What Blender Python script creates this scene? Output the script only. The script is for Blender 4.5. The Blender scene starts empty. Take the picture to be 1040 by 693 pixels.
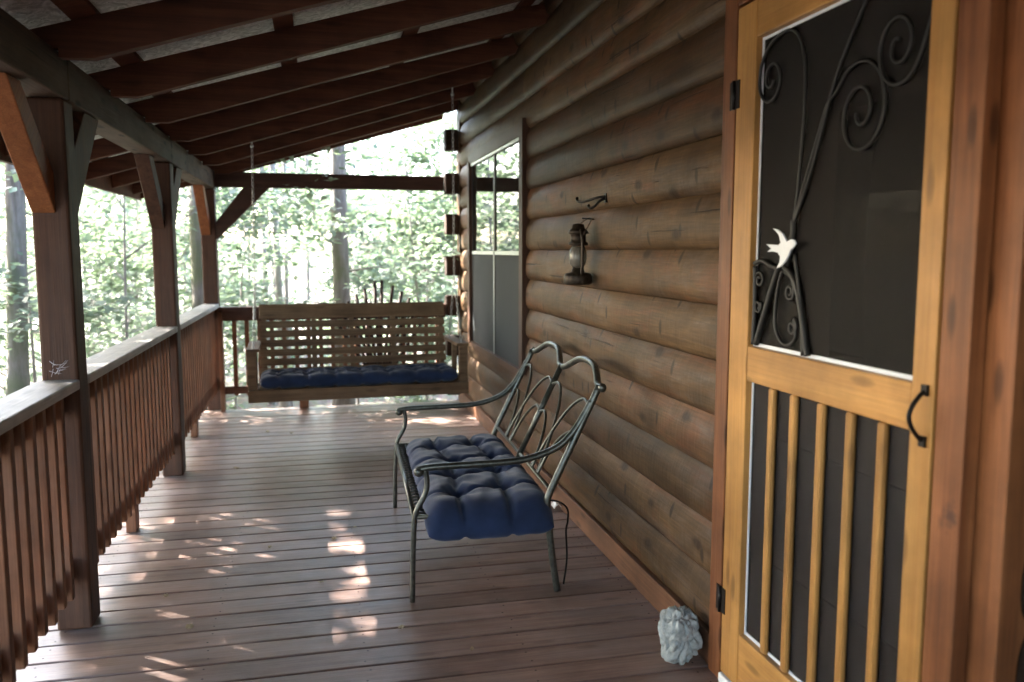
import bpy, math, random
import numpy as np
from mathutils import Vector, Matrix, noise as mnoise
PI = math.pi
random.seed(7); rng = np.random.default_rng(7)
scene = bpy.context.scene
col = scene.collection

# ------------------------------------------------------------------ camera
H = 1.55
cam_d = bpy.data.cameras.new('camera'); cam = bpy.data.objects.new('camera', cam_d); col.objects.link(cam)
Rm = Matrix(((0.97392528, 0.02455542, -0.22553622), (-0.22686903, 0.10541389, -0.96820367), (0.0, 0.99412521, 0.10823612)))
cam.matrix_world = Matrix.Translation((0, 0, H)) @ Rm.to_4x4()
cam_d.sensor_width = 36; cam_d.lens = 845 / 1040 * 36
cam_d.clip_start = 0.05; cam_d.clip_end = 2000
cam_d.dof.use_dof = True; cam_d.dof.focus_distance = 3.7; cam_d.dof.aperture_fstop = 2.0
scene.camera = cam

# ------------------------------------------------------------------ light
SUN_EL, SUN_AZ = math.radians(41), Vector((-0.8, 0.6, 0))
sd = Vector((SUN_AZ.x * math.cos(SUN_EL), SUN_AZ.y * math.cos(SUN_EL), math.sin(SUN_EL)))
ld = bpy.data.lights.new('sun', 'SUN'); ld.energy = 4.6; ld.angle = math.radians(0.55); ld.color = (1.0, 0.93, 0.84)
sun = bpy.data.objects.new('sun', ld); col.objects.link(sun)
sun.rotation_euler = (-sd).to_track_quat('-Z', 'Y').to_euler(); sun.location = (-8, 6, 12)
w = bpy.data.worlds.new('World'); scene.world = w; w.use_nodes = True
nt = w.node_tree; bg = nt.nodes['Background']; sky = nt.nodes.new('ShaderNodeTexSky')
sky.sky_type = 'NISHITA'; sky.sun_disc = False; sky.sun_elevation = SUN_EL
sky.sun_rotation = math.atan2(sd.x, sd.y); sky.dust_density = 3.0; sky.air_density = 1.0
nt.links.new(sky.outputs[0], bg.inputs[0]); bg.inputs[1].default_value = 0.15
vs = scene.view_settings; vs.view_transform = 'Standard'; vs.look = 'None'; vs.gamma = 1; vs.exposure = 4.2
scene.cycles.max_bounces = 9; scene.cycles.diffuse_bounces = 5; scene.cycles.transparent_max_bounces = 12
scene.cycles.sample_clamp_indirect = 6
try: scene.cycles.use_denoising = True
except Exception: pass

# ------------------------------------------------------------------ mesh helpers
class MB:
    def __init__(s): s.v = []; s.f = []; s.smooth = []
    def add(s, v, f, sm=False):
        b = len(s.v); s.v += [tuple(p) for p in v]; s.f += [tuple(i + b for i in q) for q in f]; s.smooth += [sm] * len(f); return s
    def box(s, x0, x1, y0, y1, z0, z1):
        return s.add([(x0,y0,z0),(x1,y0,z0),(x1,y1,z0),(x0,y1,z0),(x0,y0,z1),(x1,y0,z1),(x1,y1,z1),(x0,y1,z1)],
                     [(0,3,2,1),(4,5,6,7),(0,1,5,4),(1,2,6,5),(2,3,7,6),(3,0,4,7)])
    def prism(s, poly, axis, a, b):
        n = len(poly)
        def P(p, t): return {'x': (t, p[0], p[1]), 'y': (p[0], t, p[1]), 'z': (p[0], p[1], t)}[axis]
        v = [P(p, a) for p in poly] + [P(p, b) for p in poly]
        f = [tuple(range(n)), tuple(range(2*n-1, n-1, -1))] + [(i, i+n, (i+1) % n + n, (i+1) % n) for i in range(n)]
        return s.add(v, f)
    def bar(s, p0, p1, w, h, up=(0,0,1)):
        p0, p1 = Vector(p0), Vector(p1); d = (p1-p0).normalized(); a = d.cross(Vector(up)).normalized(); b = a.cross(d).normalized()
        v = []
        for p in (p0, p1):
            for i, j in ((-1,-1),(1,-1),(1,1),(-1,1)): v.append(p + a*i*w/2 + b*j*h/2)
        return s.add(v, [(0,1,2,3),(7,6,5,4),(0,4,5,1),(1,5,6,2),(2,6,7,3),(3,7,4,0)])
    def tube(s, pts, r, seg=8, closed=False):
        pts = [Vector(p) for p in pts]; n = len(pts); rr = r if isinstance(r, (list, tuple)) else [r]*n
        T = []
        for i in range(n):
            a = pts[(i-1) % n] if (closed or i > 0) else pts[0]; b = pts[(i+1) % n] if (closed or i < n-1) else pts[-1]
            T.append((b-a).normalized() if (b-a).length > 1e-9 else Vector((0,0,1)))
        N = T[0].orthogonal().normalized(); v = []
        for i in range(n):
            N = (N - T[i]*N.dot(T[i])); N = N.normalized() if N.length > 1e-9 else T[i].orthogonal().normalized()
            B = T[i].cross(N)
            for k in range(seg):
                a = 2*PI*k/seg; v.append(pts[i] + (N*math.cos(a) + B*math.sin(a))*rr[i])
        f = []
        for i in range(n if closed else n-1):
            j = (i+1) % n
            for k in range(seg): f.append((i*seg+k, i*seg+(k+1) % seg, j*seg+(k+1) % seg, j*seg+k))
        if not closed: f += [tuple(range(seg-1, -1, -1)), tuple((n-1)*seg+k for k in range(seg))]
        return s.add(v, f, True)
    def lathe(s, prof, c, seg=20):
        v = []; f = []; n = len(prof)
        for r, z in prof:
            for k in range(seg): a = 2*PI*k/seg; v.append((c[0]+r*math.cos(a), c[1]+r*math.sin(a), c[2]+z))
        for i in range(n-1):
            for k in range(seg): f.append((i*seg+k, i*seg+(k+1) % seg, (i+1)*seg+(k+1) % seg, (i+1)*seg+k))
        f += [tuple(range(seg-1, -1, -1)), tuple((n-1)*seg+k for k in range(seg))]
        return s.add(v, f, True)
    def ball(s, c, r, seg=10):
        return s.lathe([(max(r*math.sin(PI*i/seg), 1e-4), -r*math.cos(PI*i/seg)) for i in range(seg+1)], c, seg+2)
    def grid(s, P, nu, nv, sm=True):
        v = [P(i, j) for i in range(nu+1) for j in range(nv+1)]
        return s.add(v, [(i*(nv+1)+j, (i+1)*(nv+1)+j, (i+1)*(nv+1)+j+1, i*(nv+1)+j+1) for i in range(nu) for j in range(nv)], sm)
    def build(s, name, mat, parent=None, bevel=0, local=False):
        off = Vector((0,0,0))
        if parent is not None and not local:
            p = parent
            while p is not None: off += p.location; p = p.parent
        me = bpy.data.meshes.new(name)
        me.from_pydata([(x-off.x, y-off.y, z-off.z) for x, y, z in s.v], [], s.f)
        me.polygons.foreach_set('use_smooth', s.smooth); me.materials.append(mat); me.update()
        o = bpy.data.objects.new(name, me); col.objects.link(o)
        if parent is not None: o.parent = parent
        if bevel:
            m = o.modifiers.new('bevel', 'BEVEL'); m.width = bevel; m.segments = 2; m.limit_method = 'ANGLE'; m.angle_limit = 0.7
        return o
def npmesh(name, V, F4, mat, parent=None, smooth=False):
    me = bpy.data.meshes.new(name); n = len(F4)
    me.vertices.add(len(V)); me.vertices.foreach_set('co', np.asarray(V, np.float32).ravel())
    me.loops.add(n*4); me.loops.foreach_set('vertex_index', np.asarray(F4, np.int32).ravel())
    me.polygons.add(n); me.polygons.foreach_set('loop_start', np.arange(n, dtype=np.int32)*4); me.polygons.foreach_set('loop_total', np.full(n, 4, np.int32))
    if smooth: me.polygons.foreach_set('use_smooth', np.ones(n, bool))
    me.materials.append(mat); me.update(calc_edges=True)
    o = bpy.data.objects.new(name, me); col.objects.link(o)
    if parent is not None: o.parent = parent
    return o
def tag(o, label=None, cat=None, group=None, kind=None):
    if label: o['label'] = label
    if cat: o['category'] = cat
    if group: o['group'] = group
    if kind: o['kind'] = kind
    return o
def thing(name, loc, label, cat, group=None, rz=0):
    o = bpy.data.objects.new(name, None); col.objects.link(o); o.location = loc; o.rotation_euler = (0,0,rz)
    o.empty_display_size = 0.1
    return tag(o, label, cat, group)
def smooth_path(pts, n=6):
    P = [Vector(p) for p in pts]; out = []
    for i in range(len(P)-1):
        a, b, c, d = P[max(i-1,0)], P[i], P[i+1], P[min(i+2,len(P)-1)]
        for k in range(n):
            t = k/n; out.append(0.5*((2*b)+(c-a)*t+(2*a-5*b+4*c-d)*t*t+(3*b-a-3*c+d)*t**3))
    return out+[P[-1]]

# ------------------------------------------------------------------ materials
def newmat(name):
    m = bpy.data.materials.new(name); m.use_nodes = True; t = m.node_tree
    return m, t, t.nodes['Principled BSDF']
def N(t, typ, **k):
    n = t.nodes.new(typ)
    for a, b in k.items():
        if a.startswith('i_'): n.inputs[int(a[2:])].default_value = b
        else: setattr(n, a, b)
    return n
def mixc(t, fac, a, b, mode='MIX'):
    m = N(t, 'ShaderNodeMix', data_type='RGBA', blend_type=mode)
    for sock, val in ((m.inputs[0], fac), (m.inputs[6], a), (m.inputs[7], b)):
        if isinstance(val, bpy.types.NodeSocket): t.links.new(val, sock)
        elif isinstance(val, (int, float)): sock.default_value = val
        else: sock.default_value = (*val, 1) if len(val) == 3 else val
    return m.outputs[2]
def ramp(t, src, stops):
    r = N(t, 'ShaderNodeValToRGB'); e = r.color_ramp.elements
    while len(e) < len(stops): e.new(0.5)
    for q, (p, c) in zip(e, stops): q.position = p; q.color = (*c, 1) if len(c) == 3 else c
    t.links.new(src, r.inputs[0]); return r.outputs[0]
def math_(t, op, a, b=None, clamp=False):
    m = N(t, 'ShaderNodeMath', operation=op, use_clamp=clamp)
    for i, v in enumerate((a, b)):
        if v is None: continue
        if isinstance(v, (int, float)): m.inputs[i].default_value = v
        else: t.links.new(v, m.inputs[i])
    return m.outputs[0]
def wood(name, dark, light, axis='Y', rough=0.5, tone=0.25, knots=0.5, weather=None, wamt=0.5, bump=0.25, spec=0.26, fine=1.0, stain=None, rot=None, checks=0.0, w2=None, w2amt=0.6, k=0.76):
    dark, light = tuple(q*k for q in dark), tuple(q*k for q in light)
    if weather: weather = tuple(q*k for q in weather)
    if w2: w2 = tuple(q*k for q in w2)
    m, t, b = newmat(name); L = t.links.new
    tc = N(t, 'ShaderNodeTexCoord'); geo = N(t, 'ShaderNodeNewGeometry')
    src = tc.outputs['Object']
    if rot:
        mr = N(t, 'ShaderNodeMapping'); mr.inputs['Rotation'].default_value = rot; L(src, mr.inputs[0]); src = mr.outputs[0]
    off = N(t, 'ShaderNodeVectorMath', operation='SCALE'); cb = N(t, 'ShaderNodeCombineXYZ'); rnd = geo.outputs['Random Per Island']
    L(rnd, cb.inputs[0]); L(math_(t, 'FRACT', math_(t, 'MULTIPLY', rnd, 7.3)), cb.inputs[1]); L(math_(t, 'FRACT', math_(t, 'MULTIPLY', rnd, 13.7)), cb.inputs[2])
    L(cb.outputs[0], off.inputs[0]); off.inputs['Scale'].default_value = 17
    ad = N(t, 'ShaderNodeVectorMath', operation='ADD'); L(src, ad.inputs[0]); L(off.outputs[0], ad.inputs[1])
    def mapped(al, ac):
        mp = N(t, 'ShaderNodeMapping'); s = [ac, ac, ac]; s['XYZ'.index(axis)] = al
        mp.inputs['Scale'].default_value = s; L(ad.outputs[0], mp.inputs[0]); return mp.outputs[0]
    g1 = N(t, 'ShaderNodeTexNoise'); L(mapped(0.9, 22), g1.inputs[0]); g1.inputs['Scale'].default_value = 1; g1.inputs['Detail'].default_value = 7; g1.inputs['Roughness'].default_value = 0.62; g1.inputs['Distortion'].default_value = 0.7
    g2 = N(t, 'ShaderNodeTexNoise'); L(mapped(4, 170), g2.inputs[0]); g2.inputs['Scale'].default_value = 1; g2.inputs['Detail'].default_value = 3
    c = ramp(t, g1.outputs[0], [(0.28, dark), (0.72, light)])
    c = mixc(t, 0.35*fine, c, mixc(t, 1.0, c, ramp(t, g2.outputs[0], [(0.3, (0.45,)*3), (0.7, (1.35,)*3)]), 'MULTIPLY'))
    # whole-board tone
    tv = ramp(t, rnd, [(0.0, (1-tone,)*3), (1.0, (1+tone,)*3)])
    c = mixc(t, 1.0, c, tv, 'MULTIPLY')
    mo = N(t, 'ShaderNodeTexNoise'); L(ad.outputs[0], mo.inputs[0]); mo.inputs['Scale'].default_value = 3.3; mo.inputs['Detail'].default_value = 6; mo.inputs['Roughness'].default_value = 0.6
    c = mixc(t, 1.0, c, ramp(t, mo.outputs[0], [(0.3, (0.66,)*3), (0.7, (1.28,)*3)]), 'MULTIPLY')
    # large weathering blotches
    bl = N(t, 'ShaderNodeTexNoise'); L(mapped(1.6, 4.5), bl.inputs[0]); bl.inputs['Scale'].default_value = 1; bl.inputs['Detail'].default_value = 5; bl.inputs['Roughness'].default_value = 0.65
    if weather:
        c = mixc(t, math_(t, 'MULTIPLY', ramp(t, bl.outputs[0], [(0.42, (0,)*3), (0.66, (1,)*3)]), wamt), c, weather)
    if w2:
        b2 = N(t, 'ShaderNodeTexNoise'); L(mapped(1.1, 7.0), b2.inputs[0]); b2.inputs['Scale'].default_value = 1; b2.inputs['Detail'].default_value = 6; b2.inputs['Roughness'].default_value = 0.7; b2.inputs['Distortion'].default_value = 0.8
        c = mixc(t, math_(t, 'MULTIPLY', ramp(t, b2.outputs[0], [(0.50, (0,)*3), (0.60, (1,)*3)]), w2amt), c, w2)
    if knots:
        sp = N(t, 'ShaderNodeSeparateXYZ'); L(mapped(1.9, 6.5), sp.inputs[0]); cq = N(t, 'ShaderNodeCombineXYZ'); oth = [q for q in (0,1,2) if q != 'XYZ'.index(axis)]
        L(sp.outputs['XYZ'.index(axis)], cq.inputs[0]); L(math_(t, 'ADD', sp.outputs[oth[0]], sp.outputs[oth[1]]), cq.inputs[1])
        vo = N(t, 'ShaderNodeTexVoronoi', voronoi_dimensions='2D'); L(cq.outputs[0], vo.inputs[0]); vo.inputs['Scale'].default_value = 1; vo.inputs['Randomness'].default_value = 1
        kn = ramp(t, vo.outputs['Distance'], [(0.03, (1,)*3), (0.065, (0.8,)*3), (0.11, (0,)*3)])
        c = mixc(t, math_(t, 'MULTIPLY', kn, knots), c, tuple(x*0.22 for x in dark))
    if checks:
        vc = N(t, 'ShaderNodeTexNoise'); L(mapped(0.7, 30), vc.inputs[0]); vc.inputs['Scale'].default_value = 1; vc.inputs['Detail'].default_value = 4
        c = mixc(t, math_(t, 'MULTIPLY', ramp(t, vc.outputs[0], [(0.66, (0,)*3), (0.70, (1,)*3)]), checks), c, tuple(x*0.2 for x in dark))
    if stain:
        for (p, r, sc_) in stain:
            vm = N(t, 'ShaderNodeVectorMath', operation='DISTANCE'); L(src, vm.inputs[0]); vm.inputs[1].default_value = p
            nz = N(t, 'ShaderNodeTexNoise'); L(src, nz.inputs[0]); nz.inputs['Scale'].default_value = 38; nz.inputs['Detail'].default_value = 4
            dd = math_(t, 'ADD', math_(t, 'DIVIDE', vm.outputs['Value'], r), math_(t, 'MULTIPLY', nz.outputs[0], 1.7))
            c = mixc(t, math_(t, 'MULTIPLY', ramp(t, dd, [(0.0, (1,)*3), (1.0, (1,)*3), (1.0, (0,)*3)][:2] + [(1.0, (0,)*3)]) if False else math_(t, 'MULTIPLY', math_(t, 'SUBTRACT', 1.55, dd, True), 1.6, True), 0.8), c, sc_)
    L(c, b.inputs['Base Color'])
    rr = N(t, 'ShaderNodeMapRange'); L(g1.outputs[0], rr.inputs[0]); rr.inputs[3].default_value = rough-0.08; rr.inputs[4].default_value = rough+0.12; L(rr.outputs[0], b.inputs['Roughness'])
    b.inputs['Specular IOR Level'].default_value = spec
    bp = N(t, 'ShaderNodeBump'); bp.inputs['Strength'].default_value = bump; bp.inputs['Distance'].default_value = 0.006
    L(math_(t, 'ADD', g1.outputs[0], math_(t, 'MULTIPLY', g2.outputs[0], 0.5)), bp.inputs['Height']); L(bp.outputs[0], b.inputs['Normal'])
    return m
def logwood(name):
    m, t, b = newmat(name); L = t.links.new
    tc = N(t, 'ShaderNodeTexCoord'); geo = N(t, 'ShaderNodeNewGeometry'); rnd = geo.outputs['Random Per Island']; src = tc.outputs['Object']
    cb = N(t, 'ShaderNodeCombineXYZ'); L(math_(t, 'MULTIPLY', rnd, 31), cb.inputs[1]); L(math_(t, 'MULTIPLY', rnd, 17), cb.inputs[0])
    ad = N(t, 'ShaderNodeVectorMath', operation='ADD'); L(src, ad.inputs[0]); L(cb.outputs[0], ad.inputs[1])
    def nz(sx, sy, sz, det=6, ro=0.65, di=0.0):
        mp = N(t, 'ShaderNodeMapping'); mp.inputs['Scale'].default_value = (sx, sy, sz); L(ad.outputs[0], mp.inputs[0])
        n = N(t, 'ShaderNodeTexNoise'); L(mp.outputs[0], n.inputs[0]); n.inputs['Scale'].default_value = 1; n.inputs['Detail'].default_value = det; n.inputs['Roughness'].default_value = ro; n.inputs['Distortion'].default_value = di
        return n.outputs[0]
    grain = nz(16, 1.3, 16, 7, 0.6, 0.9); fine = nz(120, 5, 120, 3)
    c = ramp(t, grain, [(0.30, (0.042,0.026,0.013)), (0.52, (0.064,0.042,0.022)), (0.75, (0.092,0.062,0.034))])
    c = mixc(t, ramp(t, nz(4.5, 1.0, 4.5, 6, 0.7, 0.8), [(0.50, (0,)*3), (0.63, (0.6,)*3)]), c, (0.105,0.045,0.022))
    c = mixc(t, ramp(t, nz(6, 1.7, 6, 7, 0.75, 0.4), [(0.50, (0,)*3), (0.64, (0.75,)*3)]), c, (0.080,0.063,0.050))
    c = mixc(t, 1.0, c, ramp(t, nz(3, 3, 3, 5), [(0.3, (0.62,)*3), (0.7, (1.35,)*3)]), 'MULTIPLY')
    c = mixc(t, 1.0, c, ramp(t, rnd, [(0, (0.55,0.53,0.50)), (0.5, (0.80,0.77,0.71)), (1, (1.02,0.99,0.93))]), 'MULTIPLY')
    c = mixc(t, 0.55, c, mixc(t, 1.0, c, ramp(t, fine, [(0.3, (0.5,)*3), (0.7, (1.3,)*3)]), 'MULTIPLY'))
    def spots(sy, sz, lo, hi, amt, colr, c):
        sx_ = N(t, 'ShaderNodeSeparateXYZ'); L(src, sx_.inputs[0]); mp = N(t, 'ShaderNodeCombineXYZ')
        L(math_(t, 'ADD', math_(t, 'MULTIPLY', sx_.outputs[1], sy), math_(t, 'MULTIPLY', rnd, 41)), mp.inputs[0]); L(math_(t, 'ADD', math_(t, 'MULTIPLY', sx_.outputs[2], sz), math_(t, 'MULTIPLY', rnd, 23)), mp.inputs[1])
        w_ = N(t, 'ShaderNodeTexNoise'); L(ad.outputs[0], w_.inputs[0]); w_.inputs['Scale'].default_value = 22
        v = N(t, 'ShaderNodeTexVoronoi', voronoi_dimensions='2D'); v.inputs['Scale'].default_value = 1; L(mp.outputs[0], v.inputs[0])
        se = N(t, 'ShaderNodeSeparateColor'); L(v.outputs['Color'], se.inputs[0]); amt = math_(t, 'MULTIPLY', math_(t, 'GREATER_THAN', se.outputs[0], 0.45), amt)
        d = math_(t, 'ADD', v.outputs['Distance'], math_(t, 'MULTIPLY', math_(t, 'SUBTRACT', w_.outputs[0], 0.5), 0.09))
        return mixc(t, math_(t, 'MULTIPLY', ramp(t, d, [(lo, (1,)*3), (hi, (0,)*3)]), amt), c, colr)
    c = spots(2.4, 4.4, 0.055, 0.13, 0.9, (0.018,0.010,0.006), c)       # knots
    c = spots(7.5, 3.3, 0.07, 0.125, 0.85, (0.015,0.009,0.006), c)        # dark drips
    ck = ramp(t, nz(34, 0.75, 34, 4), [(0.655, (0,)*3), (0.685, (1,)*3)])
    c = mixc(t, math_(t, 'MULTIPLY', ck, 0.85), c, (0.012,0.007,0.005)) # drying cracks
    c = mixc(t, 1.0, c, (1.62,1.50,1.46), 'MULTIPLY'); L(c, b.inputs['Base Color']); b.inputs['Specular IOR Level'].default_value = 0.16
    rr = N(t, 'ShaderNodeMapRange'); L(grain, rr.inputs[0]); rr.inputs[3].default_value = 0.38; rr.inputs[4].default_value = 0.66; L(rr.outputs[0], b.inputs['Roughness'])
    hew = nz(12, 26, 5, 3)
    bp = N(t, 'ShaderNodeBump'); bp.inputs['Strength'].default_value = 0.55; bp.inputs['Distance'].default_value = 0.008
    L(math_(t, 'SUBTRACT', math_(t, 'ADD', math_(t, 'MULTIPLY', grain, 0.5), math_(t, 'MULTIPLY', hew, 0.4)), math_(t, 'MULTIPLY', ck, 0.8)), bp.inputs['Height']); L(bp.outputs[0], b.inputs['Normal'])
    return m
def plain(name, c, rough=0.5, metal=0.0, var=0.15, scale=20, bump=0.0, spec=0.5, dark=None):
    m, t, b = newmat(name); L = t.links.new
    tc = N(t, 'ShaderNodeTexCoord'); n = N(t, 'ShaderNodeTexNoise'); L(tc.outputs['Object'], n.inputs[0]); n.inputs['Scale'].default_value = scale; n.inputs['Detail'].default_value = 6; n.inputs['Roughness'].default_value = 0.65
    lo = dark if dark else tuple(x*(1-2*var) for x in c)
    L(ramp(t, n.outputs[0], [(0.3, lo), (0.7, tuple(min(x*(1+var), 1) for x in c))]), b.inputs['Base Color'])
    b.inputs['Roughness'].default_value = rough; b.inputs['Metallic'].default_value = metal; b.inputs['Specular IOR Level'].default_value = spec
    if bump:
        bp = N(t, 'ShaderNodeBump'); bp.inputs['Strength'].default_value = bump; bp.inputs['Distance'].default_value = 0.01; L(n.outputs[0], bp.inputs['Height']); L(bp.outputs[0], b.inputs['Normal'])
    return m

M = {}
M['deck'] = wood('deck_stain', (0.165,0.095,0.074), (0.295,0.206,0.170), 'X', 0.37, 0.22, 0.35, (0.31,0.262,0.252), 0.5, 0.3, 0.5, k=1.0)
M['log'] = logwood('log_stain')
M['log_end'] = wood('log_end_stain', (0.03,0.015,0.010), (0.07,0.04,0.026), 'X', 0.7, 0.15, 0.3)
M['log_shade'] = wood('log_painted_shade', (0.012,0.007,0.0045), (0.032,0.020,0.013), 'Y', 0.6, 0.2, 0.5, spec=0.2, checks=0.6)  # shade right of the door painted into a darker log colour
M['skirt'] = wood('skirt_stain', (0.12,0.052,0.028), (0.24,0.115,0.062), 'Y', 0.5, 0.15, 0.6)
M['casing'] = wood('casing_stain', (0.165,0.055,0.020), (0.34,0.132,0.050), 'Z', 0.45, 0.12, 0.7, stain=[((-0.07,-2.625,0.26),0.14,(0.03,0.017,0.02)), ((-0.07,-2.61,0.40),0.08,(0.05,0.025,0.02)), ((-0.07,-2.64,0.95),0.05,(0.05,0.022,0.015))])
M['post'] = wood('post_stain', (0.066,0.026,0.014), (0.155,0.068,0.038), 'Z', 0.6, 0.12, 0.5, (0.125,0.078,0.055), 0.4, 0.35, checks=0.8)
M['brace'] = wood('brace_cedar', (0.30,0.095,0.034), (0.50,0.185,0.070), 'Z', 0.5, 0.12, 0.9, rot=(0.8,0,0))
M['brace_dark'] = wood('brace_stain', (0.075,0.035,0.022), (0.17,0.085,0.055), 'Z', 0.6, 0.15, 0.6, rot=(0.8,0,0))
M['beam'] = wood('beam_weathered', (0.036,0.017,0.010), (0.160,0.095,0.058), 'Y', 0.7, 0.15, 0.8, (0.21,0.155,0.115), 0.6, 0.5, spec=0.3, checks=1.0)
M['tie'] = wood('tie_beam_stain', (0.055,0.026,0.018), (0.12,0.06,0.042), 'X', 0.6, 0.1, 0.3)
M['rafter'] = wood('rafter_stain', (0.045,0.015,0.008), (0.105,0.040,0.021), 'X', 0.65, 0.2, 0.35, spec=0.25, k=1.5)
M['cap'] = wood('rail_cap_grey', (0.32,0.29,0.26), (0.52,0.49,0.46), 'Y', 0.5, 0.1, 0.3, (0.58,0.56,0.53), 0.5, k=1.1)
M['rail'] = wood('rail_stain', (0.10,0.045,0.026), (0.20,0.095,0.06), 'Y', 0.6, 0.15, 0.4)
M['railx'] = wood('rear_rail_stain', (0.10,0.045,0.026), (0.20,0.095,0.06), 'X', 0.6, 0.15, 0.4)
M['baluster'] = wood('baluster_stain', (0.205,0.076,0.034), (0.41,0.185,0.095), 'Z', 0.6, 0.3, 0.4, (0.31,0.19,0.13), 0.4)
M['door'] = wood('door_pine', (0.45,0.212,0.058), (0.60,0.315,0.094), 'Z', 0.4, 0.06, 0.55, fine=0.6, stain=[((-0.02,0.072,0.24),0.10,(0.05,0.038,0.028)), ((-0.02,0.55,0.62),0.03,(0.10,0.05,0.03))])
M['door_h'] = wood('door_pine_rail', (0.45,0.212,0.058), (0.60,0.315,0.094), 'Y', 0.4, 0.06, 0.55, fine=0.6)
M['swing'] = wood('swing_cedar', (0.135,0.078,0.042), (0.265,0.170,0.098), 'X', 0.6, 0.16, 0.4, k=1.0)
M['iron'] = plain('black_iron', (0.012,0.010,0.009), 0.42, 0.6, 0.2, 40)
M['scroll'] = plain('bronze_iron', (0.009,0.0075,0.006), 0.55, 0.0, 0.25, 30)
M['bench'] = plain('bench_paint', (0.115,0.12,0.105), 0.30, 0.75, 0.25, 35, spec=0.6)
M['white'] = plain('white_metal', (0.76,0.79,0.84), 0.4, 0.0, 0.04, 12)
M['alu'] = plain('aluminium', (0.62,0.64,0.63), 0.4, 0.7, 0.06, 12)
M['chain'] = plain('zinc_chain', (0.55,0.55,0.53), 0.35, 0.9, 0.1, 60)
M['lantern'] = plain('lantern_tin', (0.045,0.032,0.022), 0.5, 0.6, 0.4, 45, 0.2)
M['stone'] = plain('pale_stone', (0.40,0.43,0.42), 0.9, 0.0, 0.10, 34, 0.35, dark=(0.20,0.225,0.22))
M['leafdry'] = plain('dry_leaf', (0.42,0.34,0.22), 0.8, 0, 0.3, 60)
M['web'] = plain('web_silk', (0.75,0.66,0.68), 0.5, 0, 0.05)
M['stick'] = wood('dark_stick', (0.03,0.015,0.010), (0.075,0.04,0.028), 'Z', 0.65, 0.2, 0.2)
M['inner'] = wood('inner_door_stain', (0.026,0.012,0.008), (0.056,0.028,0.018), 'Z', 0.5, 0.1, 0.2, spec=0.25)
M['winframe'] = wood('window_casing_stain', (0.05,0.022,0.013), (0.12,0.058,0.035), 'Z', 0.5, 0.1, 0.4)
M['sash'] = plain('sash_bronze', (0.03,0.024,0.02), 0.45, 0.2, 0.1)
# cushion fabric
def fabric(name, c):
    m, t, b = newmat(name); L = t.links.new; tc = N(t, 'ShaderNodeTexCoord')
    n = N(t, 'ShaderNodeTexNoise'); L(tc.outputs['Object'], n.inputs[0]); n.inputs['Scale'].default_value = 9; n.inputs['Detail'].default_value = 5
    v = N(t, 'ShaderNodeTexNoise'); L(tc.outputs['Object'], v.inputs[0]); v.inputs['Scale'].default_value = 700
    L(ramp(t, n.outputs[0], [(0.3, tuple(x*0.75 for x in c)), (0.7, tuple(x*1.3 for x in c))]), b.inputs['Base Color'])
    b.inputs['Roughness'].default_value = 0.85; b.inputs['Sheen Weight'].default_value = 0.25; b.inputs['Specular IOR Level'].default_value = 0.25
    bp = N(t, 'ShaderNodeBump'); bp.inputs['Strength'].default_value = 0.25; bp.inputs['Distance'].default_value = 0.002; L(v.outputs[0], bp.inputs['Height']); L(bp.outputs[0], b.inputs['Normal'])
    return m
M['navy'] = fabric('navy_fabric', (0.014,0.028,0.074))
# screens, glass
def screen(name, c, op):
    m, t, b = newmat(name); L = t.links.new; out = t.nodes['Material Output']
    b.inputs['Base Color'].default_value = (*c, 1); b.inputs['Roughness'].default_value = 0.7; b.inputs['Specular IOR Level'].default_value = 0.1
    tr = N(t, 'ShaderNodeBsdfTransparent'); mx = N(t, 'ShaderNodeMixShader'); mx.inputs[0].default_value = op
    tc = N(t, 'ShaderNodeTexCoord'); n = N(t, 'ShaderNodeTexNoise'); L(tc.outputs['Object'], n.inputs[0]); n.inputs['Scale'].default_value = 2.5; n.inputs['Detail'].default_value = 4
    mr = N(t, 'ShaderNodeMapRange'); L(n.outputs[0], mr.inputs[0]); mr.inputs[3].default_value = op-0.08; mr.inputs[4].default_value = op+0.08; L(mr.outputs[0], mx.inputs[0])
    L(tr.outputs[0], mx.inputs[1]); L(b.outputs[0], mx.inputs[2]); L(mx.outputs[0], out.inputs[0]); return m
M['mesh_dark'] = screen('screen_mesh', (0.026,0.0235,0.021), 0.55)
M['mesh_low'] = screen('lower_screen_mesh', (0.042,0.037,0.035), 0.6)
M['mesh_grey'] = screen('window_screen_mesh', (0.055,0.060,0.060), 0.85)
m, t, b = newmat('window_glass'); b.inputs['Base Color'].default_value = (0.012,0.013,0.012,1); b.inputs['Roughness'].default_value = 0.015; b.inputs['IOR'].default_value = 1.6; b.inputs['Specular IOR Level'].default_value = 1.0
tc = N(t,'ShaderNodeTexCoord'); n = N(t,'ShaderNodeTexNoise'); t.links.new(tc.outputs['Object'], n.inputs[0]); n.inputs['Scale'].default_value = 3.0
bp = N(t,'ShaderNodeBump'); bp.inputs['Strength'].default_value = 0.02; bp.inputs['Distance'].default_value = 0.01; t.links.new(n.outputs[0], bp.inputs['Height']); t.links.new(bp.outputs[0], b.inputs['Normal']); M['glass'] = m
m, t, b = newmat('globe_glass'); b.inputs['Base Color'].default_value = (0.20,0.19,0.165,1); b.inputs['Roughness'].default_value = 0.25; b.inputs['Transmission Weight'].default_value = 0.35; M['globe'] = m
m, t, b = newmat('door_glass'); b.inputs['Base Color'].default_value = (0.008,0.008,0.008,1); b.inputs['Roughness'].default_value = 0.03; b.inputs['IOR'].default_value = 1.45; b.inputs['Specular IOR Level'].default_value = 0.14; M['glass_dark'] = m
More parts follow.
